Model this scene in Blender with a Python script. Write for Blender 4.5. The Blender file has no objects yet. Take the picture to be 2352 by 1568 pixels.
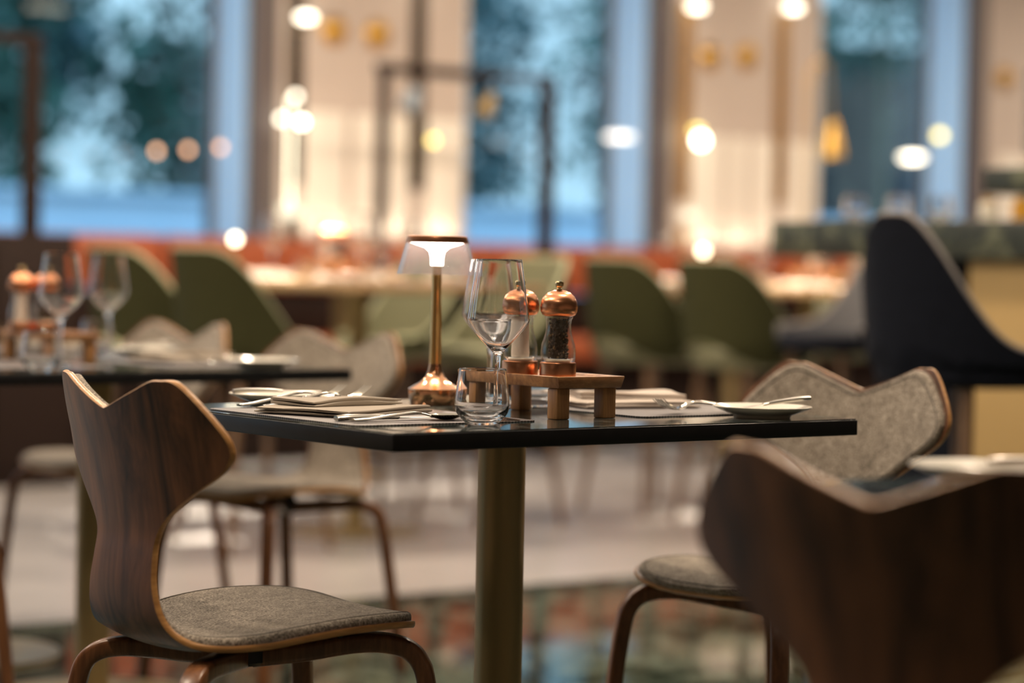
import bpy, bmesh, math, random
from mathutils import Vector, Matrix, Quaternion
random.seed(7)
C = bpy.context.scene.collection
PI = math.pi
R = math.radians

# ------------------------------------------------------------------ camera
# world: x runs along the window wall (to the right), y runs towards the windows, z up, metres
AL = R(37)
cam_d = bpy.data.cameras.new('camera')
cam = bpy.data.objects.new('camera', cam_d); C.objects.link(cam)
cam_d.lens = 85; cam_d.sensor_width = 36; cam_d.clip_start = 0.05; cam_d.clip_end = 200
cam.location = (0.1616*math.cos(AL) - 3.331*math.sin(AL), -0.1616*math.sin(AL) - 3.331*math.cos(AL), 0.982)
_F = 85/36*2352
_pitch = math.atan((784-614)/_F)
fwd = Vector((math.sin(AL)*math.cos(_pitch), math.cos(AL)*math.cos(_pitch), -math.sin(_pitch)))
q = fwd.to_track_quat('-Z', 'Y')
cam.rotation_mode = 'QUATERNION'
cam.rotation_quaternion = q @ Quaternion((0, 0, 1), R(1.1))
cam_d.dof.use_dof = True
cam_d.dof.focus_distance = 3.66
cam_d.dof.aperture_fstop = 1.75
cam_d.dof.aperture_blades = 0
sc = bpy.context.scene
sc.camera = cam
sc.view_settings.view_transform = 'Standard'
sc.view_settings.look = 'None'
sc.view_settings.exposure = 0.15
sc.view_settings.gamma = 1
sc.view_settings.use_curve_mapping = False
cy = sc.cycles
cy.use_denoising = True
try: cy.denoiser = 'OPENIMAGEDENOISE'
except Exception: pass
cy.max_bounces = 12; cy.transmission_bounces = 12; cy.transparent_max_bounces = 24
cy.diffuse_bounces = 3; cy.glossy_bounces = 5
cy.sample_clamp_indirect = 6.0; cy.sample_clamp_direct = 0
cy.caustics_reflective = True; cy.caustics_refractive = True
cy.blur_glossy = 0.6

# ------------------------------------------------------------------ sky
w = bpy.data.worlds.new('dusk_sky'); sc.world = w; w.use_nodes = True
nt = w.node_tree; nt.nodes.clear()
wo = nt.nodes.new('ShaderNodeOutputWorld'); bg = nt.nodes.new('ShaderNodeBackground')
geo = nt.nodes.new('ShaderNodeTexCoord'); sep = nt.nodes.new('ShaderNodeSeparateXYZ'); cr = nt.nodes.new('ShaderNodeValToRGB')
nt.links.new(geo.outputs['Generated'], sep.inputs[0]); nt.links.new(sep.outputs['Z'], cr.inputs[0])
cr.color_ramp.elements[0].position = 0.25; cr.color_ramp.elements[0].color = (0.64, 0.95, 1.12, 1)
cr.color_ramp.elements[1].position = 0.5; cr.color_ramp.elements[1].color = (1.0, 1.9, 2.9, 1)
nt.links.new(cr.outputs[0], bg.inputs[0]); bg.inputs[1].default_value = 1.0
nt.links.new(bg.outputs[0], wo.inputs[0])

# ------------------------------------------------------------------ ceiling lamps of the room, plus added fill lights
def area(name, loc, size, power, col=(1, .74, .46), rot=(0, 0, 0), shape='DISK', spread=180):
    l = bpy.data.lights.new(name, 'AREA'); l.shape = shape; l.energy = power; l.color = col; l.spread = R(spread)
    if shape in ('RECTANGLE', 'ELLIPSE'): l.size, l.size_y = size
    else: l.size = size
    o = bpy.data.objects.new(name, l); C.objects.link(o); o.location = loc; o.rotation_euler = rot
    return o
WARM = (1, .80, .60)
for i, (x, y, p) in enumerate([(-1.6, 0.9, 26), (1.0, -0.2, 24), (0.4, 2.6, 26), (-1.8, 3.4, 24), (2.9, 1.4, 26), (3.0, 4.4, 40), (0.4, 5.2, 30), (5.6, 4.4, 40), (6.2, 6.0, 22), (3.2, 6.0, 22), (8.6, 6.0, 26), (11.2, 6.0, 40), (-1.6, -1.6, 6)]):
    area('ceiling_downlight', (x, y, 3.25), 0.22, p*1.5, WARM)
for x, y, p in ((2.85, 4.9, 34), (5.2, 4.4, 34), (4.2, 6.6, 22), (6.6, 6.6, 22), (8.7, 6.6, 22)): area('table_fill_spot', (x, y, 3.2), .12, p, (1, .86, .68), spread=34)  # added lights that brighten the counter table tops
area('ceiling_fill', (2.0, 2.5, 3.27), (9, 7), 150, (1, .84, .68), shape='RECTANGLE')  # unseen sheet of ambient fill light added under the ceiling

# ------------------------------------------------------------------ materials
def nm(name):
    m = bpy.data.materials.new(name); m.use_nodes = True
    n = m.node_tree; b = n.nodes['Principled BSDF']
    return m, n, b
def N(n, t, **k):
    x = n.nodes.new(t)
    for a, v in k.items(): setattr(x, a, v)
    return x
def ramp(n, stops):
    r = N(n, 'ShaderNodeValToRGB'); e = r.color_ramp.elements
    while len(e) < len(stops): e.new(0.5)
    for i, (p, c) in enumerate(stops):
        e[i].position = p; e[i].color = (*c, 1)
    return r
def coords(n, scale=(1, 1, 1), rot=(0, 0, 0)):
    t = N(n, 'ShaderNodeTexCoord'); m = N(n, 'ShaderNodeMapping')
    m.inputs['Scale'].default_value = scale; m.inputs['Rotation'].default_value = rot
    n.links.new(t.outputs['Object'], m.inputs[0]); return m.outputs[0]
def noise(n, vec, scale, detail=4, rough=.6, dist=0):
    x = N(n, 'ShaderNodeTexNoise'); x.inputs['Scale'].default_value = scale; x.inputs['Detail'].default_value = detail
    x.inputs['Roughness'].default_value = rough; x.inputs['Distortion'].default_value = dist
    n.links.new(vec, x.inputs['Vector']); return x.outputs['Fac']
def bump(n, b, h, strength=.3, dist=.001):
    x = N(n, 'ShaderNodeBump'); x.inputs['Strength'].default_value = strength; x.inputs['Distance'].default_value = dist
    n.links.new(h, x.inputs['Height']); n.links.new(x.outputs[0], b.inputs['Normal'])
def plain(name, col, rough=.5, metal=0, spec=.5, coat=0, nscale=None, namt=.25, bmp=0):
    m, n, b = nm(name)
    b.inputs['Base Color'].default_value = (*col, 1); b.inputs['Roughness'].default_value = rough
    b.inputs['Metallic'].default_value = metal; b.inputs['Specular IOR Level'].default_value = spec
    b.inputs['Coat Weight'].default_value = coat
    if nscale:
        f = noise(n, coords(n), nscale, 5)
        r = ramp(n, [(.25, tuple(c*(1-namt) for c in col)), (.75, tuple(min(1, c*(1+namt)) for c in col))])
        n.links.new(f, r.inputs[0]); n.links.new(r.outputs[0], b.inputs['Base Color'])
        if bmp: bump(n, b, f, bmp)
    return m
def woodm(name, dark, light, scale, rough=.35, fine=60, coat=.25, lo=.3, hi=.7):
    m, n, b = nm(name)
    v = coords(n, scale)
    f = noise(n, v, 1.0, 6, .65, 1.2)
    r = ramp(n, [(lo, dark), (hi, light)])
    n.links.new(f, r.inputs[0])
    v2 = coords(n, tuple(s*fine/10 for s in scale)); f2 = noise(n, v2, 1.0, 3, .5)
    mx = N(n, 'ShaderNodeMix', data_type='RGBA', blend_type='MULTIPLY'); mx.inputs[0].default_value = .5
    r2 = ramp(n, [(.35, (.55, .5, .48)), (.65, (1, 1, 1))]); n.links.new(f2, r2.inputs[0])
    n.links.new(r.outputs[0], mx.inputs[6]); n.links.new(r2.outputs[0], mx.inputs[7])
    n.links.new(mx.outputs[2], b.inputs['Base Color'])
    b.inputs['Roughness'].default_value = rough; b.inputs['Coat Weight'].default_value = coat; b.inputs['Coat Roughness'].default_value = .25
    bump(n, b, f2, .12, .0005)
    return m
def emis(name, col, strength):
    m = bpy.data.materials.new(name); m.use_nodes = True; n = m.node_tree; n.nodes.clear()
    o = N(n, 'ShaderNodeOutputMaterial'); e = N(n, 'ShaderNodeEmission'); e.inputs[0].default_value = (*col, 1); e.inputs[1].default_value = strength
    n.links.new(e.outputs[0], o.inputs[0]); return m
def glassm(name, ior=1.5, col=(1, 1, 1)):
    m = bpy.data.materials.new(name); m.use_nodes = True; n = m.node_tree; n.nodes.clear()
    o = N(n, 'ShaderNodeOutputMaterial'); g = N(n, 'ShaderNodeBsdfGlass'); g.inputs['IOR'].default_value = ior
    g.inputs['Roughness'].default_value = 0.0; g.inputs['Color'].default_value = (*col, 1)
    n.links.new(g.outputs[0], o.inputs[0]); return m
def thin(name, tint=(1, 1, 1), milk=0, ior=1.5, milkcol=(1, 1, 1), boost=1.0, rough=0.02):
    m = bpy.data.materials.new(name); m.use_nodes = True; n = m.node_tree; n.nodes.clear()
    o = N(n, 'ShaderNodeOutputMaterial'); t = N(n, 'ShaderNodeBsdfTransparent'); t.inputs[0].default_value = (*tint, 1)
    g = N(n, 'ShaderNodeBsdfGlossy'); g.inputs['Roughness'].default_value = rough
    lw = N(n, 'ShaderNodeLayerWeight'); lw.inputs['Blend'].default_value = .5
    pw = N(n, 'ShaderNodeMath', operation='POWER'); pw.inputs[1].default_value = 4.0
    n.links.new(lw.outputs['Facing'], pw.inputs[0])
    mu = N(n, 'ShaderNodeMath', operation='MULTIPLY_ADD'); mu.use_clamp = True; mu.inputs[1].default_value = .75*boost; mu.inputs[2].default_value = .04*boost
    n.links.new(pw.outputs[0], mu.inputs[0]); f = mu.outputs[0]
    mx = N(n, 'ShaderNodeMixShader'); n.links.new(f, mx.inputs[0])
    base = t.outputs[0]
    if milk:
        d = N(n, 'ShaderNodeBsdfTranslucent'); d.inputs[0].default_value = (*milkcol, 1)
        d2 = N(n, 'ShaderNodeBsdfDiffuse'); d2.inputs[0].default_value = (*milkcol, 1)
        a = N(n, 'ShaderNodeMixShader'); a.inputs[0].default_value = .5; n.links.new(d.outputs[0], a.inputs[1]); n.links.new(d2.outputs[0], a.inputs[2])
        m2 = N(n, 'ShaderNodeMixShader'); m2.inputs[0].default_value = milk
        n.links.new(base, m2.inputs[1]); n.links.new(a.outputs[0], m2.inputs[2]); base = m2.outputs[0]
    n.links.new(base, mx.inputs[1]); n.links.new(g.outputs[0], mx.inputs[2]); n.links.new(mx.outputs[0], o.inputs[0])
    return m

M = {}
M['walnut'] = woodm('walnut_veneer', (.022, .0070, .0028), (.19, .076, .030), (16, 16, .9), .45, 60, .03, .36, .64)
M['walnut_leg'] = woodm('walnut_leg', (.10, .036, .014), (.30, .125, .048), (30, 30, 4), .35, 60, .25)
M['ply'] = woodm('beech_ply_edge', (.42, .19, .055), (.72, .38, .13), (9, 9, 60), .38, 30, .3)
M['acacia'] = woodm('acacia_wood', (.22, .085, .030), (.62, .32, .12), (9, 26, 26), .42, 60, .2)
def felt():
    m, n, b = nm('grey_felt')
    v = coords(n); f = noise(n, v, 300, 4, .75); g = noise(n, v, 45, 4, .7)
    r = ramp(n, [(.36, (.090, .075, .056)), (.5, (.275, .235, .190)), (.66, (.56, .49, .405))])
    a = N(n, 'ShaderNodeMath', operation='ADD'); a.inputs[1].default_value = -.15
    h = N(n, 'ShaderNodeMath', operation='MULTIPLY'); h.inputs[1].default_value = .3; n.links.new(g, h.inputs[0])
    a2 = N(n, 'ShaderNodeMath', operation='ADD'); n.links.new(f, a2.inputs[0]); n.links.new(h.outputs[0], a2.inputs[1]); n.links.new(a2.outputs[0], a.inputs[0])
    n.links.new(a.outputs[0], r.inputs[0]); n.links.new(r.outputs[0], b.inputs['Base Color'])
    b.inputs['Roughness'].default_value = .95; b.inputs['Specular IOR Level'].default_value = .1
    b.inputs['Sheen Weight'].default_value = .25; b.inputs['Sheen Roughness'].default_value = .5
    bump(n, b, f, .6, .0015); return m
M['felt'] = felt()
M['seam'] = plain('grey_seam', (.10, .09, .075), .9)
M['black_wood'] = plain('black_stained_wood', (.0045, .0045, .0055), .42, spec=.35, nscale=30, namt=.5)
def stone(name, c1, c2, c3, scale, rough, bands=3.0):
    m, n, b = nm(name)
    v = coords(n)
    f = noise(n, v, scale, 8, .62, 2.2)
    r = ramp(n, [(.30, c1), (.52, c2), (.60, c3), (.66, c2)])
    n.links.new(f, r.inputs[0]); n.links.new(r.outputs[0], b.inputs['Base Color'])
    b.inputs['Roughness'].default_value = rough; b.inputs['Specular IOR Level'].default_value = .6
    return m
M['table_stone'] = stone('dark_polished_marble', (.010, .014, .014), (.028, .040, .038), (.16, .17, .15), 5.5, .07)
M['green_marble'] = stone('green_marble', (.004, .006, .003), (.016, .022, .011), (.13, .14, .08), 6, .42)
M['brass_dark'] = plain('aged_brass', (.33, .245, .115), .36, .5)
M['copper'] = plain('polished_copper', (.82, .43, .24), .13, 1)
M['rosegold'] = plain('rose_gold', (.98, .64, .26), .12, 1)
def brushed():
    m, n, b = nm('brushed_copper')
    b.inputs['Base Color'].default_value = (.80, .36, .19, 1); b.inputs['Metallic'].default_value = 1; b.inputs['Roughness'].default_value = .26
    b.inputs['Anisotropic'].default_value = .7
    f = noise(n, coords(n, (1, 1, 500)), 2, 2); bump(n, b, f, .08, .0003)
    return m
M['copper_brushed'] = brushed()
M['knob_brass'] = plain('knob_brass', (.62, .50, .26), .15, 1)
M['steel'] = plain('cutlery_steel', (.46, .43, .37), .14, 1)
M['steel_mat'] = plain('brushed_steel', (.42, .40, .36), .28, 1)
M['porcelain'] = plain('porcelain', (.72, .68, .58), .15, spec=.6, coat=.4)
def cloth(name, col):
    m, n, b = nm(name)
    t = coords(n); w1 = N(n, 'ShaderNodeTexWave'); w1.inputs['Scale'].default_value = 420; n.links.new(t, w1.inputs[0])
    w2 = N(n, 'ShaderNodeTexWave', bands_direction='Y'); w2.inputs['Scale'].default_value = 420; n.links.new(t, w2.inputs[0])
    mu = N(n, 'ShaderNodeMath', operation='ADD'); n.links.new(w1.outputs['Fac'], mu.inputs[0]); n.links.new(w2.outputs['Fac'], mu.inputs[1])
    b.inputs['Base Color'].default_value = (*col, 1); b.inputs['Roughness'].default_value = .9; b.inputs['Specular IOR Level'].default_value = .15
    b.inputs['Sheen Weight'].default_value = .15
    bump(n, b, mu.outputs[0], .25, .0004); return m
M['linen'] = cloth('taupe_linen', (.40, .345, .28))
M['linen_pale'] = cloth('pale_linen', (.58, .50, .43))
def mat_weave():
    m, n, b = nm('woven_vinyl')
    t = coords(n); v = N(n, 'ShaderNodeTexChecker'); v.inputs['Scale'].default_value = 330
    v.inputs['Color1'].default_value = (.17, .148, .145, 1); v.inputs['Color2'].default_value = (.040, .034, .035, 1)
    n.links.new(t, v.inputs[0]); n.links.new(v.outputs[0], b.inputs['Base Color'])
    b.inputs['Roughness'].default_value = .45
    bump(n, b, v.outputs['Fac'], .6, .0008); return m
M['mat'] = mat_weave()
M['glass'] = glassm('clear_glass', 1.5)
M['glass_thin'] = thin('thin_glass', (.97, .97, .96), ior=1.5, boost=1.5)
M['acrylic'] = thin('clear_acrylic', (.94, .92, .93), milk=.045, milkcol=(.95, .93, .98), ior=1.45, boost=1.5)
M['window_glass'] = thin('window_glass', (.86, .93, .97), ior=1.5, boost=1.0)
M['glow'] = emis('lamp_glow', (1, .86, .70), 17)
M['glow_soft'] = emis('lamp_glow_soft', (1, .86, .62), 12)
M['led'] = emis('diffuser_glow', (1, .84, .68), 9)
M['black'] = plain('matt_black', (.006, .006, .008), .5)
M['pepper'] = plain('peppercorn', (.055, .030, .015), .5)
M['pepper_l'] = plain('peppercorn_light', (.22, .13, .05), .5)
M['salt'] = plain('salt', (.90, .80, .72), .8, nscale=300, namt=.06)
M['cream'] = plain('cream_wall', (.60, .52, .47), .75, nscale=2, namt=.05)
M['cream_panel'] = plain('cream_fabric_panel', (.93, .88, .80), .85)  # pale panels, colour lifted to carry the even wash of light
M['white_jamb'] = plain('daylight_blue_jamb', (.56, .76, .92), .6)  # blue daylight on the white jambs is put into this colour
M['grey_frame'] = plain('grey_window_frame', (.115, .10, .105), .45)
M['bronze'] = plain('dark_bronze', (.040, .026, .014), .45, .2)
M['gold'] = plain('satin_gold', (.62, .38, .10), .35, 1)
M['gold_strip'] = plain('gold_strip', (.30, .16, .035), .5, .2)
M['gold_panel'] = plain('gold_panel', (.46, .31, .12), .5, .25, nscale=3, namt=.06)
M['brown_metal'] = plain('brown_metal', (.016, .0075, .005), .6, spec=.2)
M['orange'] = plain('orange_leather', (.36, .085, .028), .5, nscale=20, namt=.15)
M['olive'] = plain('olive_fabric', (.040, .041, .017), .95, spec=.1, nscale=60, namt=.2)  # olive cloth, darkened to carry the shade on the stool backs
M['sage'] = plain('sage_lining', (.165, .165, .095), .85, nscale=60, namt=.1)
M['navy'] = plain('navy_leather', (.008, .010, .017), .8, spec=.12, nscale=40, namt=.2)
M['grey_lining'] = plain('grey_lining', (.16, .16, .17), .8)
M['pale_pipe'] = plain('pale_piping', (.26, .24, .23), .7)
M['sage_pipe'] = plain('sage_piping', (.42, .43, .27), .7)
M['oak'] = woodm('brown_oak', (.10, .055, .028), (.22, .13, .07), (20, 20, 3), .4)
M['counter_top'] = plain('honey_table_top', (.46, .30, .16), .22, coat=.3, nscale=6, namt=.2)
M['chrome'] = plain('dark_steel', (.25, .24, .24), .3, 1)
M['ceiling'] = plain('ceiling_paint', (.62, .55, .47), .9)
M['wall_warm'] = plain('warm_plaster', (.50, .41, .33), .9, nscale=1.5, namt=.1)
M['bark'] = plain('pale_bark', (.30, .24, .15), .9, nscale=12, namt=.4)
M['leaf'] = plain('dark_leaf', (.050, .125, .080), .5, nscale=1.2, namt=.6)
M['leaf2'] = plain('blue_green_leaf', (.06, .13, .12), .5, nscale=1.2, namt=.6)
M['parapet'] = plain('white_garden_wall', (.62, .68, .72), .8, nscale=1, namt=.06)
M['brick'] = plain('brown_facade', (.15, .105, .075), .85, nscale=3, namt=.35)
M['ground'] = plain('paving', (.20, .22, .23), .9, nscale=3, namt=.2)
M['fluted'] = plain('grey_fluted_glass', (.24, .21, .19), .4)
M['lamp_grey'] = plain('grey_blue_paint', (.30, .36, .42), .7)
M['amber'] = plain('amber_liquor', (.55, .28, .03), .12, spec=.6)

def floor_mat():
    m, n, b = nm('marble_and_limestone_floor')
    v = coords(n)
    f = noise(n, v, 2.6, 8, .65, 2.0)
    r1 = ramp(n, [(.34, (.004, .008, .006)), (.47, (.018, .030, .024)), (.56, (.12, .15, .12)), (.62, (.03, .045, .036))])
    n.links.new(f, r1.inputs[0])
    f2 = noise(n, v, 1.2, 5, .6)
    r2 = ramp(n, [(.3, (.33, .315, .31)), (.7, (.46, .44, .43))]); n.links.new(f2, r2.inputs[0])
    s = N(n, 'ShaderNodeSeparateXYZ'); n.links.new(v, s.inputs[0])
    g = N(n, 'ShaderNodeMath', operation='GREATER_THAN'); g.inputs[1].default_value = 3.18; n.links.new(s.outputs['Y'], g.inputs[0])
    mx = N(n, 'ShaderNodeMix', data_type='RGBA'); n.links.new(g.outputs[0], mx.inputs[0]); n.links.new(r1.outputs[0], mx.inputs[6]); n.links.new(r2.outputs[0], mx.inputs[7])
    n.links.new(mx.outputs[2], b.inputs['Base Color'])
    rr = N(n, 'ShaderNodeMix', data_type='FLOAT'); rr.inputs[2].default_value = .055; rr.inputs[3].default_value = .21; n.links.new(g.outputs[0], rr.inputs[0])
    n.links.new(rr.outputs[0], b.inputs['Roughness']); b.inputs['Specular IOR Level'].default_value = .6
    return m
M['floor'] = floor_mat()

# ------------------------------------------------------------------ mesh helpers
class MB:
    def __init__(s): s.v = []; s.f = []; s.m = []; s.sm = []
    def add(s, v, f, m=0, smooth=True, T=None):
        o = len(s.v)
        if T is not None: v = [tuple(T @ Vector(p)) for p in v]
        s.v += [tuple(p) for p in v]; s.f += [tuple(i+o for i in q_) for q_ in f]
        s.m += [m]*len(f); s.sm += [smooth]*len(f)
        return s
    def box(s, c, d, m=0, bev=0, T=None, rz=0):
        bm = bmesh.new(); bmesh.ops.create_cube(bm, size=1)
        for v in bm.verts: v.co = Vector((v.co.x*d[0], v.co.y*d[1], v.co.z*d[2]))
        if bev: bmesh.ops.bevel(bm, geom=bm.edges[:], offset=bev, segments=2, profile=.5, affect='EDGES')
        if rz: bmesh.ops.rotate(bm, verts=bm.verts, cent=(0, 0, 0), matrix=Matrix.Rotation(rz, 3, 'Z'))
        v = [tuple(x.co + Vector(c)) for x in bm.verts]; bm.verts.index_update()
        f = [[x.index for x in q_.verts] for q_ in bm.faces]; bm.free()
        return s.add(v, f, m, False, T)
    def lathe(s, prof, seg=40, m=0, c=(0, 0, 0), T=None, smooth=True):
        v = []; f = []
        idx = []
        for r, z in prof:
            if r < 1e-6: idx.append([len(v)]); v.append((c[0], c[1], c[2]+z))
            else:
                idx.append(list(range(len(v), len(v)+seg)))
                for k in range(seg):
                    a = 2*PI*k/seg; v.append((c[0]+r*math.cos(a), c[1]+r*math.sin(a), c[2]+z))
        for i in range(len(prof)-1):
            A, B = idx[i], idx[i+1]
            for k in range(seg):
                k2 = (k+1) % seg
                if len(A) == 1 and len(B) == 1: continue
                if len(A) == 1: f.append((A[0], B[k2], B[k]))
                elif len(B) == 1: f.append((A[k], A[k2], B[0]))
                else: f.append((A[k], A[k2], B[k2], B[k]))
        return s.add(v, f, m, smooth, T)
    def sweep(s, pts, sec, m=0, caps=True, up=(0, 0, 1), scale=None, T=None, closed=False, smooth=True):
        """sec: list of (side, up) offsets; pts: list of points"""
        P = [Vector(p) for p in pts]; n = len(P); v = []; f = []
        up = Vector(up); k = len(sec)
        prev = None
        for i, p in enumerate(P):
            if closed: t = P[(i+1) % n]-P[i-1]
            else: t = P[min(i+1, n-1)]-P[max(i-1, 0)]
            t.normalize()
            if prev is None:
                side = t.cross(up)
                if side.length < 1e-4: side = t.cross(Vector((1, 0, 0)))
                side.normalize()
            else:
                side = prev - t*prev.dot(t); side.normalize()
            prev = side.copy(); u = side.cross(t)
            sc_ = scale[i] if scale else 1
            if not isinstance(sc_, tuple): sc_ = (sc_, sc_)
            for a, b in sec: v.append(tuple(p + side*a*sc_[0] + u*b*sc_[1]))
        for i in range(n if closed else n-1):
            j = (i+1) % n
            for q_ in range(k):
                r = (q_+1) % k; f.append((i*k+q_, i*k+r, j*k+r, j*k+q_))
        if caps and not closed:
            f.append(tuple(range(k-1, -1, -1))); f.append(tuple((n-1)*k+q_ for q_ in range(k)))
        return s.add(v, f, m, smooth, T)
    def build(s, name, mats, parent=None, loc=None, autosm=True):
        me = bpy.data.meshes.new(name); me.from_pydata(s.v, [], s.f)
        if not isinstance(mats, (list, tuple)): mats = [mats]
        for x in mats: me.materials.append(x)
        me.polygons.foreach_set('material_index', s.m); me.polygons.foreach_set('use_smooth', s.sm)
        me.validate(); me.update()
        bm = bmesh.new(); bm.from_mesh(me); bmesh.ops.recalc_face_normals(bm, faces=bm.faces); bm.to_mesh(me); bm.free()
        me.set_sharp_from_angle(angle=R(38))
        o = bpy.data.objects.new(name, me); C.objects.link(o)
        if parent: o.parent = parent
        if loc: o.location = loc
        return o
def circ(r, k=10, r2=None): return [(r*math.cos(2*PI*i/k), (r2 or r)*math.sin(2*PI*i/k)) for i in range(k)]
def rrect(a, b, r, k=3):
    o = []
    for cx, cy_, s0 in ((a-r, b-r, 0), (-a+r, b-r, 90), (-a+r, -b+r, 180), (a-r, -b+r, 270)):
        for i in range(k+1):
            t = R(s0+90*i/k); o.append((cx+r*math.cos(t), cy_+r*math.sin(t)))
    return o
def catmull(pts, n):
    """pts tuples; returns function value at t in [0, len-1]"""
    def at(t):
        i = min(int(t), len(pts)-2); u = t-i
        p0 = pts[max(i-1, 0)]; p1 = pts[i]; p2 = pts[i+1]; p3 = pts[min(i+2, len(pts)-1)]
        return tuple(.5*((2*b)+(-a+c)*u+(2*a-5*b+4*c-d)*u*u+(-a+3*b-3*c+d)*u**3) for a, b, c, d in zip(p0, p1, p2, p3))
    if n is None: return at
    return [at((len(pts)-1)*i/(n-1)) for i in range(n)]
def empty(name, loc=(0, 0, 0), rz=0):
    o = bpy.data.objects.new(name, None); C.objects.link(o); o.location = loc; o.rotation_euler = (0, 0, rz); o.empty_display_size = .1
    return o
def tag(o, label, cat, group=None):
    o['label'] = label; o['category'] = cat
    if group: o['group'] = group
    return o
def struct(o): o['kind'] = 'structure'; return o
def copy_tree(o, parent=None):
    c = o.copy(); C.objects.link(c)
    if parent: c.parent = parent
    for ch in list(o.children): copy_tree(ch, c)
    return c
class Kind:
    """a prototype that is used itself the first time and copied afterwards"""
    def __init__(s, root): s.root = root; s.used = False
    def put(s, loc, rz=0, label=None, cat=None, group=None, rot=None):
        o = s.root if not s.used else copy_tree(s.root)
        s.used = True
        o.location = loc; o.rotation_euler = rot if rot else (0, 0, rz)
        tag(o, label, cat, group); return o

# ------------------------------------------------------------------ the room
W0, W1 = 8.0, 8.32
PER = 2.67; PX0 = 4.50; PW = 1.38
m = MB(); m.box((4, 1, -.05), (24, 14.4, .1)); struct(m.build('floor', M['floor']))
m = MB(); m.box((4, 1, 3.5), (24, 14.4, .1)); struct(m.build('ceiling', M['ceiling']))
m = MB(); m.box((4, -6.25, 1.75), (24, .1, 3.5)); struct(m.build('wall_south', M['wall_warm']))
m = MB(); m.box((-8.05, 1, 1.75), (.1, 14.4, 3.5)); struct(m.build('wall_west', M['wall_warm']))
m = MB(); m.box((16.05, 1, 1.75), (.1, 14.4, 3.5)); struct(m.build('wall_east', M['wall_warm']))
m = MB()
K0, K1 = -4, 4
for k in range(K0, K1+1):
    x0 = PX0+PER*k
    pw_ = PW-.19 if k == -1 else PW
    m.box((x0+pw_/2, W0+.2, 1.75), (pw_, .4, 3.5), 0)
m.box((4, W0+.2, 3.35), (24, .4, .3), 0)
m.box((4, W0+.2, .30), (24, .398, .60), 0)
struct(m.build('wall_north', M['cream']))
wn = 0
for k in range(K0, K1):
    x0 = PX0+PER*k+PW-(.19 if k == -1 else 0); x1 = PX0+PER*(k+1); wn += 1
    if k < -3 or k > 3: continue
    root = struct(empty('window_%d' % wn, ((x0+x1)/2, W0, .6)))
    hw = (x1-x0)/2; g = MB()
    g.box((0, W1+.0-W0, 1.3), (x1-x0-.06, .012, 2.58)); g.build('pane', M['window_glass'], root)
    g = MB(); g.box((-hw+.02, .33, 1.3), (.04, .05, 2.6)); g.box((hw-.02, .33, 1.3), (.04, .05, 2.6)); g.box((0, .33, .03), (2*hw, .05, .06)); g.box((0, .33, 2.57), (2*hw, .05, .06))
    g.build('window_frame', M['grey_frame'], root)
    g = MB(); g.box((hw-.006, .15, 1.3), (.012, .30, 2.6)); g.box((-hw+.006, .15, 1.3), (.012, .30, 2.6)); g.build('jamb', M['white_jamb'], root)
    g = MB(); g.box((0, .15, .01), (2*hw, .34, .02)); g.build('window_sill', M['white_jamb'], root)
# grey pilaster strip on the left edge of every pier, and pier dressing
tn = 0
pier_names = {-1: 'left', 0: 'middle', 1: 'right', 2: 'far right'}
for k in range(-1, 3):
    x0 = PX0+PER*k; tn += 1
    m = MB(); m.box((x0+.075, W0-.03, 1.95), (.15, .06, 2.7)); struct(m.build('trim_%d' % tn, M['grey_frame']))
    if k == -1: continue
    tn += 1
    m = MB()
    for a, b in ((x0+.335, x0+.595), (x0+.645, x0+.775), (x0+.825, x0+.995), (x0+1.115, x0+1.355)):
        m.box(((a+b)/2, W0-.012, 1.35), (b-a, .024, .86), 0, .004)
    struct(m.build('trim_%d' % tn, M['cream_panel']))
# ------------------------------------------------------------------ outside
m = MB(); m.box((8, 22, -.35), (60, 27, .1)); g_ = struct(m.build('ground', M['ground']))
m = MB(); m.box((8, 13.2, .56), (44, .3, 1.75), 0, .02); m.box((8, 13.2, 1.46), (44, .4, .06), 0, .01)
tag(m.build('garden_wall', M['parapet']), 'long low white garden wall outside behind the windows', 'wall')
def leaves(cx, cy_, cz, rad, n, size, clumps=26, rnd=None):
    v = []; f = []
    cl = []
    for _ in range(clumps):
        while True:
            p = Vector((rnd.uniform(-1, 1), rnd.uniform(-1, 1), rnd.uniform(-1, 1)))
            if p.length < 1: break
        cl.append((Vector((cx+p.x*rad[0], cy_+p.y*rad[1], cz+p.z*rad[2])), rnd.uniform(.3, .62)))
    for i in range(n):
        c, r = rnd.choice(cl)
        d = Vector((rnd.gauss(0, 1), rnd.gauss(0, 1), rnd.gauss(0, 1)))*(r*.5)
        p = c+d
        a = Vector((rnd.uniform(-1, 1), rnd.uniform(-1, 1), rnd.uniform(-1, 1))).normalized()*size*rnd.uniform(.6, 1.3)
        b = a.cross(Vector((rnd.uniform(-1, 1), rnd.uniform(-1, 1), rnd.uniform(-1, 1)))).normalized()*size*.45
        o = len(v); v += [p-a, p+b*.9, p+a, p-b*.9]; f.append((o, o+1, o+2, o+3))
    return v, f
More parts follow.
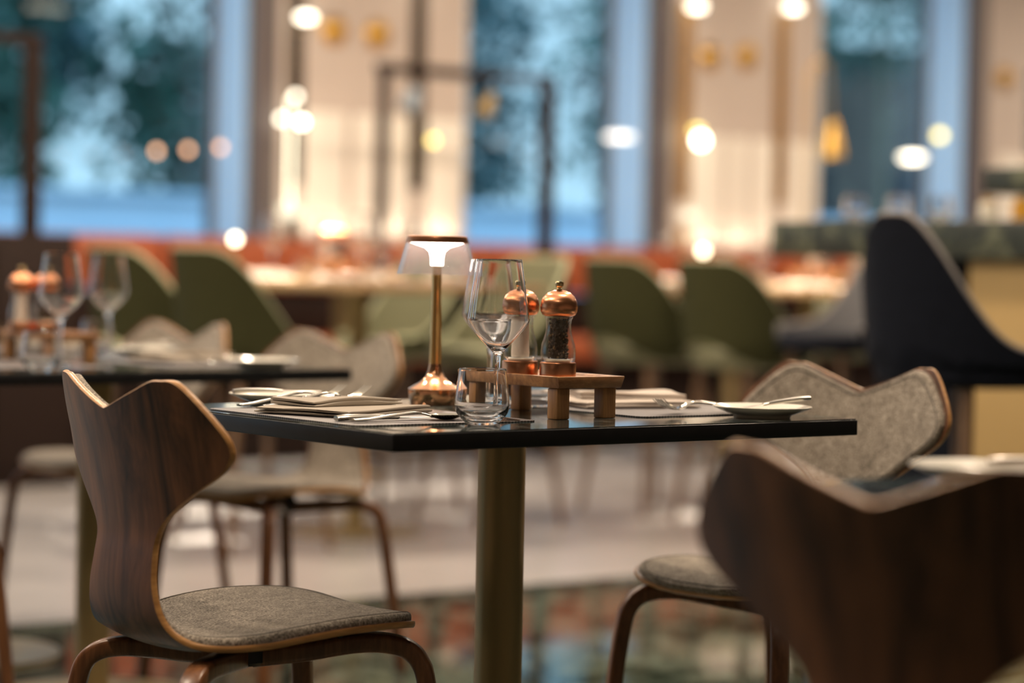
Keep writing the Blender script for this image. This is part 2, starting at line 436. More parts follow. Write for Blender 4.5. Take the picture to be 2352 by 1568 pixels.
def tree(x, y, h, crown, n, mat, label, trunk_r=.14, seed=1, low=.28):
    rnd = random.Random(seed)
    root = empty('tree', (x, y, -.3)); tag(root, label, 'tree', 'trees in the garden')
    t = MB(); pts = []
    for i in range(9):
        t_ = i/8; pts.append((math.sin(t_*3+seed)*.12*t_, math.cos(t_*2.3+seed)*.1*t_, h*.9*t_))
    t.sweep(pts, circ(trunk_r, 9), scale=[1-.75*i/8 for i in range(9)])
    for b in range(7):
        z0 = h*(.3+.08*b); a = rnd.uniform(0, 2*PI); L = rnd.uniform(.6, 1.0)*crown[0]*.7
        bp = [(math.cos(a)*L*s, math.sin(a)*L*s, z0+L*.6*s**1.4) for s in (0, .33, .66, 1)]
        t.sweep(bp, circ(trunk_r*.4, 6), scale=[1, .8, .5, .2])
    t.build('trunk', M['bark'], root)
    l = MB(); v, f = leaves(0, 0, h*.5+h*low*.5, (crown[0], crown[1], h*(1-low)/2), n, .12, 34, rnd); l.add(v, f, 0, False)
    l.build('foliage', mat, root)
    return root
T_ = [(6.5, 15.9, 5.4, (.8, .6), 2600, 'leaf', 'leftmost dark leafy tree outside the left window', .07),
      (9.3, 16.4, 5.2, (.95, .7), 3300, 'leaf', 'dense dark tree outside at the right side of the left window', .06),
      (7.9, 19.0, 6.0, (1.2, .7), 2300, 'leaf2', 'airy blue-green tree farther back in the middle of the left window', .09),
      (11.8, 16.6, 5.2, (.9, .7), 1500, 'leaf2', 'thin tree with sky showing through at the left of the middle window', .11),
      (14.4, 16.4, 5.2, (.9, .7), 2700, 'leaf', 'dark tree outside at the right part of the middle window', .06),
      (13.1, 19.2, 6.0, (1.4, .7), 1700, 'leaf2', 'loose tree farther back in the middle window', .08),
      (17.6, 16.3, 6.4, (1.3, .5), 1900, 'leaf', 'dark green tree in front of the brown facade in the right window', .06)]
for i, (x, y, h, cr_, n, mt, lb, tr) in enumerate(T_): tree(x, y, h, cr_, n, M[mt], lb, tr, seed=i+3, low=.52 if i == 6 else .22)
b_ = empty('brick_building', (20.0, 18.6, -.3)); tag(b_, 'dark brown facade outside the right window', 'building')
m = MB(); m.box((0, 0, 2.0), (6.4, 1.6, 4.0)); m.build('facade', M['brick'], b_)
for k in range(3):
    m = MB(); m.box((0, 0, 0), (.9, .05, 1.1)); o = m.build('window', M['black'], b_); o.location = (-2.2+k*1.9, -.82, 2.0)

# ------------------------------------------------------------------ shell chair
CH = [  # x, z, half width, cross curvature
    (.200, .4340, .050, .2), (.197, .4365, .092, .2), (.189, .4405, .132, .2), (.174, .4445, .163, .2), (.148, .4475, .188, .2), (.105, .4480, .203, .22), (.05, .4455, .209, .25),
    (-.01, .4380, .206, .3), (-.07, .4290, .192, .35), (-.12, .4255, .168, .45), (-.160, .4320, .142, .5), (-.187, .4500, .120, .6), (-.202, .4780, .105, .7),
    (-.207, .5150, .094, .8), (-.204, .5550, .087, .9), (-.200, .5900, .088, 1.0), (-.202, .6200, .113, 1.0), (-.206, .6500, .160, 1.0), (-.211, .6780, .212, 1.0),
    (-.215, .7000, .235, 1.0), (-.219, .7200, .237, 1.0), (-.225, .7450, .224, 1.0), (-.231, .7700, .206, 1.0), (-.237, .7950, .185, 1.0), (-.241, .8110, .163, 1.0), (-.2415, .8165, .138, 1.0)]
CH = [(x*1.13 if x > 0 else x, z, w_, k) for x, z, w_, k in CH]
CHF = catmull(CH, None); TN = len(CH)-1; TW = 19.0
def shell_pt(t, u, off, inset=0.0, topcut=0.0):
    w_ = CHF(t)[2]-inset
    tt = t
    if t > TW:
        ztop = .771+.0455*min(1, math.sqrt(u*u+.0012)-.02)-topcut*.10
        z = .70+(CHF(t)[1]-.70)*(ztop-.70)/.1165
        lo_, hi_ = TW, float(TN)
        for _ in range(18):
            mid = (lo_+hi_)/2
            if CHF(mid)[1] < z: lo_ = mid
            else: hi_ = mid
        tt = (lo_+hi_)/2
    x, z, _, k = CHF(tt)
    x2, z2, _, _ = CHF(min(TN, tt+.02)); x1, z1, _, _ = CHF(max(0, tt-.02))
    tx, tz = x2-x1, z2-z1; L = math.hypot(tx, tz) or 1; tx /= L; tz /= L
    nx, nz = tz, -tx
    lat = w_*u; d = k*lat*lat+off
    return (x+nx*d, lat, z+nz*d)
def make_chair():
    root = empty('shell_chair')
    TH = .0048
    # shell
    nu, ntt = 34, 110
    us = [math.sin(PI/2*(-1+2*i/nu))*.35+(-1+2*i/nu)*.65 for i in range(nu+1)]
    ts = [TN*j/ntt for j in range(ntt+1)]
    s = MB(); v = []; f = []; fr = []
    for off in (TH, -TH):
        for t in ts:
            for u in us: v.append(shell_pt(t, u, off))
    W_ = nu+1; H_ = ntt+1; o2 = W_*H_
    top = []; bot = []
    for j in range(ntt):
        for i in range(nu):
            a = j*W_+i; top.append((a, a+1, a+W_+1, a+W_)); bot.append((o2+a, o2+a+W_, o2+a+W_+1, o2+a+1))
    loop = [i for i in range(W_)]+[j*W_+nu for j in range(1, H_)]+[ntt*W_+i for i in range(nu-1, -1, -1)]+[j*W_ for j in range(ntt-1, 0, -1)]
    s.add(v, top+bot, 0)
    # rim: slightly domed ply edge with its own vertices
    rv = []; n = len(loop)
    cen = []
    for q_ in loop:
        a = Vector(v[q_]); b = Vector(v[q_+o2]); cen.append((a, b))
    for i, (a, b) in enumerate(cen):
        pa = (cen[(i+1) % n][0]+cen[(i+1) % n][1])/2; pb = (cen[i-1][0]+cen[i-1][1])/2
        t = (pa-pb).normalized(); nn = (a-b).normalized(); out = t.cross(nn).normalized()
        if i == 0: ref = out.copy()
        rv += [a, a.lerp(b, .25)+out*.0010*SG, a.lerp(b, .5)+out*.0014*SG, a.lerp(b, .75)+out*.0010*SG, b]
    rf = []
    for i in range(n):
        j = (i+1) % n
        for k in range(4): rf.append((i*5+k, j*5+k, j*5+k+1, i*5+k+1))
    s.add(rv, rf, 1)
    s.build('seat_shell', [M['walnut'], M['ply']], root)
    # upholstery on the inner face
    p = MB(); v = []; f = []
    nu2, nt2 = 40, 120
    us2 = [math.sin(PI/2*(-1+2*i/nu2)) for i in range(nu2+1)]
    ts2 = [.35+(TN-.35)*(.5-.5*math.cos(PI*j/nt2)) if 0 else .35+(TN-.35)*j/nt2 for j in range(nt2+1)]
    for j, t in enumerate(ts2):
        for i, u in enumerate(us2):
            w_ = max(.02, CHF(t)[2]-.010)
            de = (1-abs(u))*w_
            dj = min(j, nt2-j)*.0085
            e = min(1, min(de, dj)/.010)
            th = .0012+.0108*math.sqrt(max(0, 1-(1-e)**2))
            v.append(shell_pt(t, u, TH+th, .010, .085))
    base = len(v)
    for j, t in enumerate(ts2):
        for i, u in enumerate(us2): v.append(shell_pt(t, u, TH-.001, .010, .085))
    W2 = nu2+1
    for j in range(nt2):
        for i in range(nu2):
            a = j*W2+i; f.append((a, a+1, a+W2+1, a+W2)); f.append((base+a, base+a+W2, base+a+W2+1, base+a+1))
    lp = [i for i in range(W2)]+[j*W2+nu2 for j in range(1, nt2+1)]+[nt2*W2+i for i in range(nu2-1, -1, -1)]+[j*W2 for j in range(nt2-1, 0, -1)]
    for i in range(len(lp)):
        a, b = lp[i], lp[(i+1) % len(lp)]; f.append((a, a+base, b+base, b))
    p.add(v, f, 0)
    up = p.build('upholstery', M['felt'], root)
    # seam a finger in from the edge
    sp = []
    def sm(t, u):
        w_ = max(.03, CHF(t)[2]-.010); uu = u*(1-.013/w_)
        return shell_pt(t, uu, TH+.0118, .010, .14)
    seq = [(1.3, u) for u in [-.6, -.2, .2, .6]]+[(t, 1) for t in [1.9+(TN-2.6)*i/60 for i in range(61)]]+[(TN-.35, u) for u in [.9, .7, .5, .3, .1, -.1, -.3, -.5, -.7, -.9]]+[(t, -1) for t in [TN-.7-(TN-2.6)*i/60 for i in range(61)]]
    q2 = MB(); q2.sweep([sm(t, u) for t, u in seq], circ(.0013, 6), closed=True); q2.build('seam', M['seam'], up)
    # legs
    for sx, pts in ((1, [(.012, .012, .396), (.07, .06, .406), (.125, .105, .419), (.160, .133, .4215), (.188, .155, .414), (.205, .168, .395), (.214, .175, .36), (.225, .183, .26), (.247, .20, 0.0)]),
                    (-1, [(-.012, .012, .396), (-.06, .055, .400), (-.10, .095, .4035), (-.135, .125, .4045), (-.160, .145, .398), (-.178, .158, .380), (-.188, .163, .345), (-.203, .172, .25), (-.235, .19, 0.0)])):
        for sy in (1, -1):
            at = catmull([(a, b*sy, c) for a, b, c in pts], None)
            path = [at((len(pts)-1)*i/44) for i in range(45)]
            l = MB(); l.sweep(path, rrect(.0195, .0150, .008), scale=[(1-.25*i/44, 1-.12*i/44) for i in range(45)])
            l.build('leg', M['walnut_leg'], root)
    h = MB(); h.lathe([(0, .385), (.035, .385), (.040, .390), (.040, .425), (.036, .4315), (0, .4315)], 24); h.build('hub', M['black'], root)
    for sx, x, y, z in ((1, .118, .098, .4325), (1, .118, -.098, .4325)):
        k = MB(); k.box((x, y, z), (.034, .022, .018), 0, .003); k.build('spacer', M['black'], root)
    return root
SG = 1.0
chair = Kind(make_chair())

# ------------------------------------------------------------------ dining table
def make_table():
    root = empty('dining_table')
    m = MB(); m.box((.45, .35, .7360), (.9, .7, .0245), 0, .0016); m.build('table_edge', M['black_wood'], root)
    m = MB(); m.box((.45, .35, .74875), (.895, .695, .0025)); m.build('table_top', M['table_stone'], root)
    m = MB(); m.lathe([(0, .012), (.0385, .012), (.0385, .7238), (0, .7238)], 48); m.build('column', M['brass_dark'], root)
    m = MB(); m.lathe([(0, 0), (.245, 0), (.25, .004), (.248, .009), (.05, .016), (.0, .016)], 64); m.build('base', M['brass_dark'], root)
    m = MB(); m.box((.45-.45, .35-.35, .7210), (.36, .36, .006)); m.build('mounting_plate', M['black'], root)
    for n_ in ('column', 'base', 'mounting_plate'):
        for ch in root.children:
            if ch.name.startswith(n_): ch.location = (.45, .35, 0)
    return root
table = Kind(make_table())

# ------------------------------------------------------------------ tableware
def dense(p, k=5):
    return catmull(p, (len(p)-1)*k+1)
def make_wine_glass():
    root = empty('wine_glass')
    t = .0011
    out = [(0, .0), (.0365, 0), (.0375, .0008), (.036, .0020), (.020, .0042), (.008, .0085), (.0046, .016), (.0040, .03), (.0039, .06), (.0043, .085), (.0056, .097), (.0085, .1045), (.017, .1135), (.030, .1270), (.0405, .1400), (.0462, .1490), (.0472, .1530), (.0466, .1580), (.0430, .1850), (.0385, .2150), (.0345, .2430), (.0340, .2440)]
    inn = [(.0334, .2435), (.0375, .2150), (.0420, .1850), (.0455, .1580), (.0460, .1530), (.0450, .1495), (.0393, .1408), (.0288, .1280), (.016, .1155), (.006, .1085), (0, .1070)]
    m = MB(); m.lathe(out[:1]+dense(out[1:-1])+[out[-1]]+dense(inn[:-1])+[inn[-1]], 72); m.build('glass_body', M['glass'], root)
    return root
def make_tumbler():
    root = empty('tumbler')
    out = [(0, .0012), (.018, .0), (.0215, .001), (.0300, .0080), (.0378, .0180), (.0402, .0270), (.0405, .0320), (.0398, .0400), (.0375, .0600), (.0347, .0822), (.0342, .0830)]
    inn = [(.0334, .0824), (.0362, .0600), (.0384, .0400), (.0389, .0320), (.0383, .0275), (.0350, .0205), (.0280, .0145), (.0150, .0115), (0, .0110)]
    m = MB(); m.lathe(out[:1]+dense(out[1:-1])+[out[-1]]+dense(inn[:-1])+[inn[-1]], 72); m.build('glass_body', M['glass'], root)
    return root
def single(root_fn, name):
    """thing that is one mesh: lift the only part to be the thing itself"""
    r = root_fn(); ch = list(r.children)[0]; ch.parent = None; ch.name = name; bpy.data.objects.remove(r); return ch
wine_glass = Kind(single(make_wine_glass, 'wine_glass'))
tumbler = Kind(single(make_tumbler, 'tumbler'))

def make_mill(kind):
    root = empty('pepper_mill' if kind == 'pepper' else 'salt_mill')
    m = MB(); m.lathe([(0, 0), (.0275, 0), (.0285, .001), (.0285, .0205), (.0275, .0225), (.024, .0228), (0, .0228)], 48); m.build('base', M['copper_brushed'], root)
    g = MB()
    g.lathe([(.0205, .0232), (.0262, .0240), (.0272, .0280), (.0275, .0400), (.0262, .0500), (.0225, .0600), (.0200, .0700), (.0195, .0800), (.0205, .0880), (.0225, .0905), (.0225, .0925), (.0190, .0925), (.0183, .0800), (.0188, .0700), (.0210, .0600), (.0245, .0500), (.0258, .0400), (.0255, .0290), (.0205, .0232)], 48)
    g.build('glass_body', M['glass_thin'], root)
    c = MB()
    rnd = random.Random(3 if kind == 'pepper' else 4)
    if kind == 'pepper':
        c.lathe([(0, .0285), (.0115, .0285), (.0120, .035), (.0120, .088), (0, .088)], 20, 0)
        ico = bmesh.new(); bmesh.ops.create_icosphere(ico, subdivisions=1, radius=1); ico.verts.index_update()
        iv = [v_.co.copy() for v_ in ico.verts]; if_ = [[x.index for x in q_.verts] for q_ in ico.faces]; ico.free()
        for i in range(330):
            a = rnd.uniform(0, 2*PI); z = rnd.uniform(.029, .089); rr = .0130+rnd.uniform(-.001, .0016); s = rnd.uniform(.0016, .0024)
            if z < .05: rr += .002*rnd.random()
            c.add([tuple(Vector((rr*math.cos(a), rr*math.sin(a), z))+q_*s) for q_ in iv], if_, 1 if rnd.random() < .18 else 0)
        c.build('peppercorns', [M['pepper'], M['pepper_l']], root)
    else:
        c.lathe([(0, .0285), (.0140, .0285), (.0145, .035), (.0135, .055), (.0135, .089), (0, .089)], 24, 0)
        c.build('salt', M['salt'], root)
    k = MB(); k.lathe([(0, .0235), (.0195, .0235), (.0200, .0260), (.0185, .0278), (0, .0280)], 32); k.build('grinder', M['porcelain'], root)
    h = MB(); h.lathe([(0, .0930), (.0215, .0930), (.0262, .0955), (.0288, .1010), (.0294, .1075), (.0282, .1150), (.0245, .1230), (.0180, .1290), (.0095, .1325), (.0050, .1335), (0, .1335)], 56); h.build('head', M['copper_brushed'], root)
    n = MB(); n.lathe([(0, .1330), (.0042, .1330), (.0046, .1350), (.0036, .1365), (.0050, .1380), (.0064, .1395), (.0066, .1425), (.0064, .1450), (.0050, .1470), (0, .1475)], 28); n.build('knob', M['knob_brass'], root)
    return root
def taller(r):
    for o in r.children:
        for v_ in o.data.vertices: v_.co.z *= 1.02
    return r
pepper = Kind(taller(make_mill('pepper'))); salt = Kind(taller(make_mill('salt')))

def make_tray():
    root = empty('wooden_tray')
    L, Wd, z0, z1 = .265, .132, .0480, .0660   # long along local y
    m = MB()
    bm = bmesh.new()
    rim = .012
    def rect(a, b, z): return [bm.verts.new((sx*a, sy*b, z)) for sx, sy in ((1, 1), (-1, 1), (-1, -1), (1, -1))]
    ob = rect(Wd/2-.004, L/2-.004, z0); ot = rect(Wd/2, L/2, z1); it = rect(Wd/2-rim, L/2-rim, z1); ib = rect(Wd/2-rim-.002, L/2-rim-.002, z1-.004)
    bm.faces.new(ob[::-1]); bm.faces.new(ib)
    for A, B in ((ob, ot), (ot, it), (it, ib)):
        for i in range(4): bm.faces.new((A[i], A[(i+1) % 4], B[(i+1) % 4], B[i]))
    bmesh.ops.bevel(bm, geom=bm.edges[:], offset=.0012, segments=2, profile=.5, affect='EDGES')
    bm.verts.index_update()
    m.add([tuple(v_.co) for v_ in bm.verts], [[x.index for x in q_.verts] for q_ in bm.faces], 0, False); bm.free()
    m.build('tray_board', M['acacia'], root)
    for sx in (1, -1):
        for sy in (1, -1):
            l = MB(); l.box((0, 0, .0237), (.025, .025, .0474), 0, .002); o = l.build('leg', M['acacia_v'], root); o.location = (sx*.046, sy*.108, 0)
    return root
M['acacia_v'] = woodm('acacia_leg', (.30, .12, .042), (.64, .34, .12), (30, 30, 5), .42, 60, .2)
tray = Kind(make_tray())

def make_lamp():
    root = empty('table_lamp')
    b = MB(); b.lathe([(0, .0), (.0385, 0), (.0398, .0012), (.0435, .0235), (.0430, .0260), (.0360, .0300), (.0240, .0370), (.0160, .0450), (.0112, .0560), (.0096, .0680), (0, .0680)], 64)
    b.build('base', M['copper'], root)
    s = MB(); s.lathe([(0, .062), (.0099, .062), (.0092, .10), (.0083, .15), (.0078, .19), (.0077, .232), (0, .232)], 40); s.build('stem', M['rosegold'], root)
    sh = MB(); sh.lathe([(.0500, .2655), (.0575, .2385), (.0648, .2125), (.0652, .2112), (.0636, .2112), (.0562, .2383), (.0490, .2650)], 72)
    sh.build('lamp_shade', M['acrylic'], root)
    c = MB(); c.lathe([(0, .2740), (.0470, .2740), (.0488, .2728), (.0518, .2632), (.0518, .2625), (.0508, .2625), (.0480, .2690), (0, .2690)], 64); c.build('cap', M['copper_brushed'], root)
    d = MB(); d.lathe([(.0465, .2680), (.0465, .2640), (.0360, .2600), (.0200, .2550), (.0125, .2480), (.0105, .2380), (.0100, .2260), (.0, .2258)], 48); d.build('diffuser', M['glow'], root)
    return root
lamp = Kind(make_lamp())

def spine(path, ws, hs, n=36, k=10, mb=None, T=None, m=0):
    """flattened rod: path [(x,z)], widths, heights along"""
    at = catmull([(x, z, a, b) for (x, z), a, b in zip(path, ws, hs)], None)
    P = [at((len(path)-1)*i/(n-1)) for i in range(n)]
    mb.sweep([(p[0], 0, p[1]) for p in P], circ(1, k), scale=[(max(.0002, p[2]), max(.0002, p[3])) for p in P], T=T, m=m)
def make_fork():
    mb = MB()
    spine([(0, .004), (.03, .005), (.07, .009), (.11, .013), (.135, .012), (.150, .006)], [.008, .0095, .006, .0035, .0035, .0085], [.0018, .0022, .0022, .0022, .0018, .0012], mb=mb)
    # palm and tines
    mb.sweep([(.146, 0, .0065), (.152, 0, .0048), (.160, 0, .0032), (.168, 0, .0028)], circ(1, 12), scale=[(.006, .0012), (.0100, .0011), (.0118, .0010), (.0118, .0009)])
    for i in range(4):
        y = -.0098+i*.00653
        mb.sweep([(.164, y, .0028), (.178, y, .0050), (.192, y, .0110), (.205, y, .0190)], circ(1, 6), scale=[(.0018, .0010), (.0017, .0010), (.0015, .0009), (.0006, .0005)])
    return mb.build('fork', M['steel'])
def make_spoon():
    mb = MB()
    spine([(0, .004), (.03, .005), (.07, .009), (.11, .012), (.130, .010), (.145, .006)], [.008, .0095, .006, .0035, .0035, .006], [.0018, .0022, .0022, .0022, .0018, .0012], mb=mb)
    v = []; f = []; nr, ns = 8, 28
    for j in range(nr+1):
        r = j/nr
        for i in range(ns):
            a = 2*PI*i/ns; x = .172+.031*r*math.cos(a); y = .0205*r*math.sin(a)*(1+.12*math.cos(a)); v.append((x, y, .0012+.0075*r*r))
    for j in range(nr+1):
        r = j/nr
        for i in range(ns):
            a = 2*PI*i/ns; x = .172+.031*r*math.cos(a); y = .0205*r*math.sin(a)*(1+.12*math.cos(a)); v.append((x, y, .0002+.0075*r*r))
    n0 = (nr+1)*ns
    for j in range(nr):
        for i in range(ns):
            k = (i+1) % ns; f.append((j*ns+i, j*ns+k, (j+1)*ns+k, (j+1)*ns+i)); f.append((n0+j*ns+i, n0+(j+1)*ns+i, n0+(j+1)*ns+k, n0+j*ns+k))
    for i in range(ns):
        k = (i+1) % ns; f.append((nr*ns+i, nr*ns+k, n0+nr*ns+k, n0+nr*ns+i))
    mb.add(v, f); return mb.build('spoon', M['steel'])
def make_knife():
    root = empty('table_knife')
    mb = MB(); spine([(0, .0045), (.02, .0055), (.06, .0055), (.105, .0045)], [.0075, .0088, .0075, .0055], [.0042, .0050, .0045, .0030], mb=mb)
    mb.build('handle', M['steel'], root)
    b = MB(); b.sweep([(.102, 0, .0040), (.125, 0, .0038), (.165, .001, .0036), (.205, .002, .0034), (.222, .006, .0034)], circ(1, 10), scale=[(.0055, .0016), (.0095, .0010), (.0100, .0009), (.0085, .0008), (.0015, .0005)])
    b.build('blade', M['steel_mat'], root)
    return root
def make_butter_knife():
    root = empty('butter_knife')
    mb = MB(); spine([(0, 0), (.02, .001), (.06, .001), (.085, .0)], [.0055, .0065, .0055, .004], [.0034, .0040, .0034, .0024], mb=mb); mb.build('handle', M['steel_mat'], root)
    b = MB(); b.sweep([(.083, 0, 0), (.10, 0, -.0003), (.13, .001, -.0005), (.155, .003, -.0008)], circ(1, 10), scale=[(.004, .0014), (.0085, .0009), (.0085, .0008), (.001, .0005)]); b.build('blade', M['steel_mat'], root)
    return root
fork = Kind(make_fork()); spoon = Kind(make_spoon()); knife = Kind(make_knife()); bknife = Kind(make_butter_knife())
def make_plate():
    mb = MB()
    mb.lathe([(0, .0035), (.040, .0035), (.041, .0), (.045, .0), (.047, .0045), (.060, .0090), (.0790, .0165), (.0800, .0180), (.0788, .0190), (.062, .0130), (.050, .0085), (.044, .0070), (0, .0068)], 72)
    return mb.build('bread_plate', M['porcelain'])
plate = Kind(make_plate())
def make_napkin(seed=1, mat='linen'):
    rnd = random.Random(seed)
    mb = MB()
    def slab(L, Wd, z0, th, T, bulge=.003, ph=0, layers=2):
        # folded cloth: section is a flattened loop (fold on -y side), extruded along x
        n = 40
        for ly in range(layers):
            pts = []; scl = []
            hth = th/layers
            v = []; f = []
            sec = rrect(Wd/2-ly*.002, hth*.46, hth*.44, 4)
            # denser section on the long sides
            sec2 = []
            for i in range(len(sec)):
                a = sec[i]; b = sec[(i+1) % len(sec)]; sec2.append(a)
                d = math.dist(a, b)
                if d > .01:
                    q_ = int(d/.01)
                    for j in range(1, q_): sec2.append((a[0]+(b[0]-a[0])*j/q_, a[1]+(b[1]-a[1])*j/q_))
            k = len(sec2)
            for i in range(n+1):
                x = -L/2+L*i/n
                e = min(1, min(i, n-i)/1.5); e = .55+.45*e
                for a, b in sec2:
                    wv = bulge*math.sin(a*38+ph+ly)*math.cos(x*17+ph*2)+bulge*.6*math.sin(x*31+a*20+ph)
                    wv = wv*(b > 0 or ly > 0)
                    v.append((x+.002*math.sin(a*60+ph), a+.002*math.sin(x*40+ph+ly), z0+hth*(ly+.5)+b*e+max(-.001, wv)*(.6 if b < 0 else 1)))
            for i in range(n):
                for j in range(k):
                    j2 = (j+1) % k; f.append((i*k+j, i*k+j2, (i+1)*k+j2, (i+1)*k+j))
            f.append(tuple(range(k))); f.append(tuple(n*k+j for j in range(k-1, -1, -1)))
            mb.add(v, f, 0, True, T)
    slab(.215, .180, .0005, .011, Matrix.Identity(4), .0012, seed, 2)
    slab(.185, .105, .0112, .010, Matrix.Translation((.024, .030, 0)) @ Matrix.Rotation(R(-11), 4, 'Z'), .0030, seed*2+1, 2)
    return mb.build('napkin', M[mat])
napkin = Kind(make_napkin(1)); napkin_p = Kind(make_napkin(2, 'linen_pale'))
def make_placemat():
    mb = MB(); mb.sweep([(0, 0, 0.0002), (0, 0, .0018)], rrect(.165, .215, .018, 6), up=(0, 1, 0), smooth=False)
    return mb.build('placemat', M['mat'])
placemat = Kind(make_placemat())

# ------------------------------------------------------------------ stools
def make_stool(seat_z, top_z, rad, outer, inner, pipe, legm, cushion, cut=.09, pw=1.15, flat=24, pr=.006, ex=1.12):
    root = empty('bar_stool')
    H_ = top_z-seat_z
    def hgt(ph): # rim height above the seat
        a = min(1, max(0, abs(ph)-R(flat))/R(112-flat)); return .035+(H_-.035)*(.5+.5*math.cos(PI*a**ex))**pw
    def low(ph):
        a = abs(ph)/R(122); return cut*math.cos(min(1, a*1.9)*PI/2)**2-.035
    n, k = 56, 12; v = []; f = []; out = []; rim = []
    th = .022
    for side in (0, 1):
        for i in range(n+1):
            ph = R(-122+244*i/n); 
            for j in range(k+1):
                z = low(ph)+(hgt(ph)-low(ph))*j/k
                lean = .10*max(0, z)*math.cos(ph/2)
                r = rad+lean-(.02 if z < 0 else 0) - (th if side else 0)
                x = -math.cos(ph)*r*1.0+ (.0); y = math.sin(ph)*r
                v.append((x, y, seat_z+z))
                if side == 0 and j == k:
                    rim.append((-math.cos(ph)*(r-th/2), math.sin(ph)*(r-th/2), seat_z+z+.003))
    S = (n+1)*(k+1)
    A = []; B = []
    for i in range(n):
        for j in range(k):
            a = i*(k+1)+j; A.append((a, a+1, a+k+2, a+k+1)); B.append((S+a, S+a+k+1, S+a+k+2, S+a+1))
    edge = []
    for i in range(n):
        a = i*(k+1); b = a+k; edge.append((a, a+k+1, S+a+k+1, S+a)); edge.append((b, S+b, S+b+k+1, b+k+1))
    for i in (0, n):
        for j in range(k):
            a = i*(k+1)+j; edge.append((a, S+a, S+a+1, a+1))
    m = MB(); m.add(v, A, 0); o = len(m.v)
    m.f += B; m.m += [1]*len(B); m.sm += [True]*len(B); m.f += edge; m.m += [1]*len(edge); m.sm += [False]*len(edge)
    sh = m.build('backrest_shell', [outer, inner], root)
    p = MB(); p.sweep(rim, circ(pr, 8)); p.build('piping', pipe, sh)
    c = MB(); c.lathe([(0, -.055), (rad*.80, -.055), (rad*.90, -.045), (rad*.94, -.02), (rad*.90, .008), (rad*.6, .020), (0, .022)], 40, c=(.01, 0, seat_z)); c.build('seat', cushion, root)
    for sx in (1, -1):
        for sy in (1, -1):
            l = MB(); l.sweep([(sx*.13, sy*.13, seat_z-.05), (sx*.165, sy*.165, seat_z*.45), (sx*.20, sy*.20, 0)], circ(.015, 10), scale=[1.25, 1.05, .75]); l.build('leg', legm, root)
    r = MB(); hh = seat_z*.38; q_ = .172
    r.sweep([(q_, q_, hh), (q_, -q_, hh), (-q_, -q_, hh), (-q_, q_, hh)], circ(.008, 8), closed=True); r.build('footrest', M['chrome'], root)
    return root
green_stool = Kind(make_stool(.66, 1.02, .255, M['olive'], M['sage'], M['sage_pipe'], M['oak'], M['sage']))
navy_stool = Kind(make_stool(.75, 1.135, .255, M['navy'], M['grey_lining'], M['pale_pipe'], M['oak'], M['navy'], cut=.0, pw=2.5, flat=6, pr=.008, ex=.95))

# ------------------------------------------------------------------ counter tables (background)
def make_counter():
    root = empty('counter_table')
    m = MB(); m.box((0, 0, .905), (1.2, .8, .03), 0, .004); m.build('table_top', M['counter_top'], root)
    m = MB(); m.box((0, 0, .8885), (1.17, .77, .003)); m.build('underplate', M['brass_dark'], root)
    for sx in (0,):
        m = MB(); m.lathe([(0, .01), (.036, .01), (.036, .887), (0, .887)], 32); m.build('column', M['brass_dark'], root)
        m = MB(); m.lathe([(0, 0), (.24, 0), (.245, .006), (.05, .016), (0, .016)], 48); m.build('base', M['brass_dark'], root)
    return root
counter = Kind(make_counter())

#PLACEMENT
TT = .7501
# --- main table and its neighbours
table.put((0, 0, 0), 0, 'black-edged dining table with a copper lamp in the centre of the photo', 'table', 'dining tables')
table.put((.02, -1.51, 0), 0, 'black-edged dining table at the lower right, nearest to the camera', 'table', 'dining tables')
table.put((.17, 1.74, 0), 0, 'black-edged dining table at the left behind the wooden chair', 'table', 'dining tables')
table.put((.17, 2.45, 0), 0, 'black-edged dining table pushed against the far side of the left table', 'table', 'dining tables')
GCH = 'felt and walnut shell chairs'
chair.put((-.03, .345, 0), 0, 'walnut shell chair with grey felt seat in the left foreground, seen from behind', 'chair', GCH)
chair.put((1.06, .342, 0), PI+R(8), 'felt-fronted shell chair at the right end of the central table, facing the camera', 'chair', GCH)
chair.put((-.055, -1.137, 0), R(14), 'large blurred dark walnut chair back in the lower right corner', 'chair', GCH)
chair.put((1.17, 2.20, 0), PI+R(14), 'blurred felt chair behind the central table, at the right end of the left table', 'chair', GCH)
chair.put((1.15, 2.98, 0), PI+R(8), 'farther blurred felt chair whose two ears show just above the left table', 'chair', GCH)
chair.put((.09, 2.10, 0), 0, 'walnut chair cut by the left edge of the photo, front of the seat showing', 'chair', GCH)

# --- central table setting
placemat.put((.19, .345, TT), 0, 'dark woven placemat under the napkin on the left side of the central table', 'placemat', 'woven placemats')
placemat.put((.735, .36, TT), 0, 'dark woven placemat on the right side of the central table', 'placemat', 'woven placemats')
napkin.put((.168, .385, TT+.002), R(20), 'folded taupe linen napkin on the left placemat of the central table', 'napkin', 'folded napkins')
napkin_p.put((.735, .40, TT+.002), R(-12), 'folded pale napkin on the right placemat of the central table', 'napkin', 'folded napkins')
for i, (x, y, rz, lb) in enumerate(((.080, .552, 3, 'steel fork lying beyond the taupe napkin, nearer to the bread plate'), (.105, .520, 2, 'steel fork lying beyond the taupe napkin, its handle end nearer to the camera'))):
    fork.put((x, y, TT+.002), R(rz), lb, 'fork', 'table forks', rot=(0, R(-4), R(rz)))
knife.put((.045, .215, TT+.002), R(-4), 'steel dinner knife on the left placemat behind the spoon', 'knife', 'dinner knives')
spoon.put((.050, .180, TT+.002), R(2), 'steel soup spoon lying in front of the knife on the left placemat', 'spoon', 'soup spoons')
plate.put((.205, .640, TT), 0, 'white bread plate at the far left of the central table', 'plate', 'bread plates')
bknife.put((.125, .648, TT+.0225), R(-12), 'butter knife resting on the left bread plate', 'knife', 'butter knives')
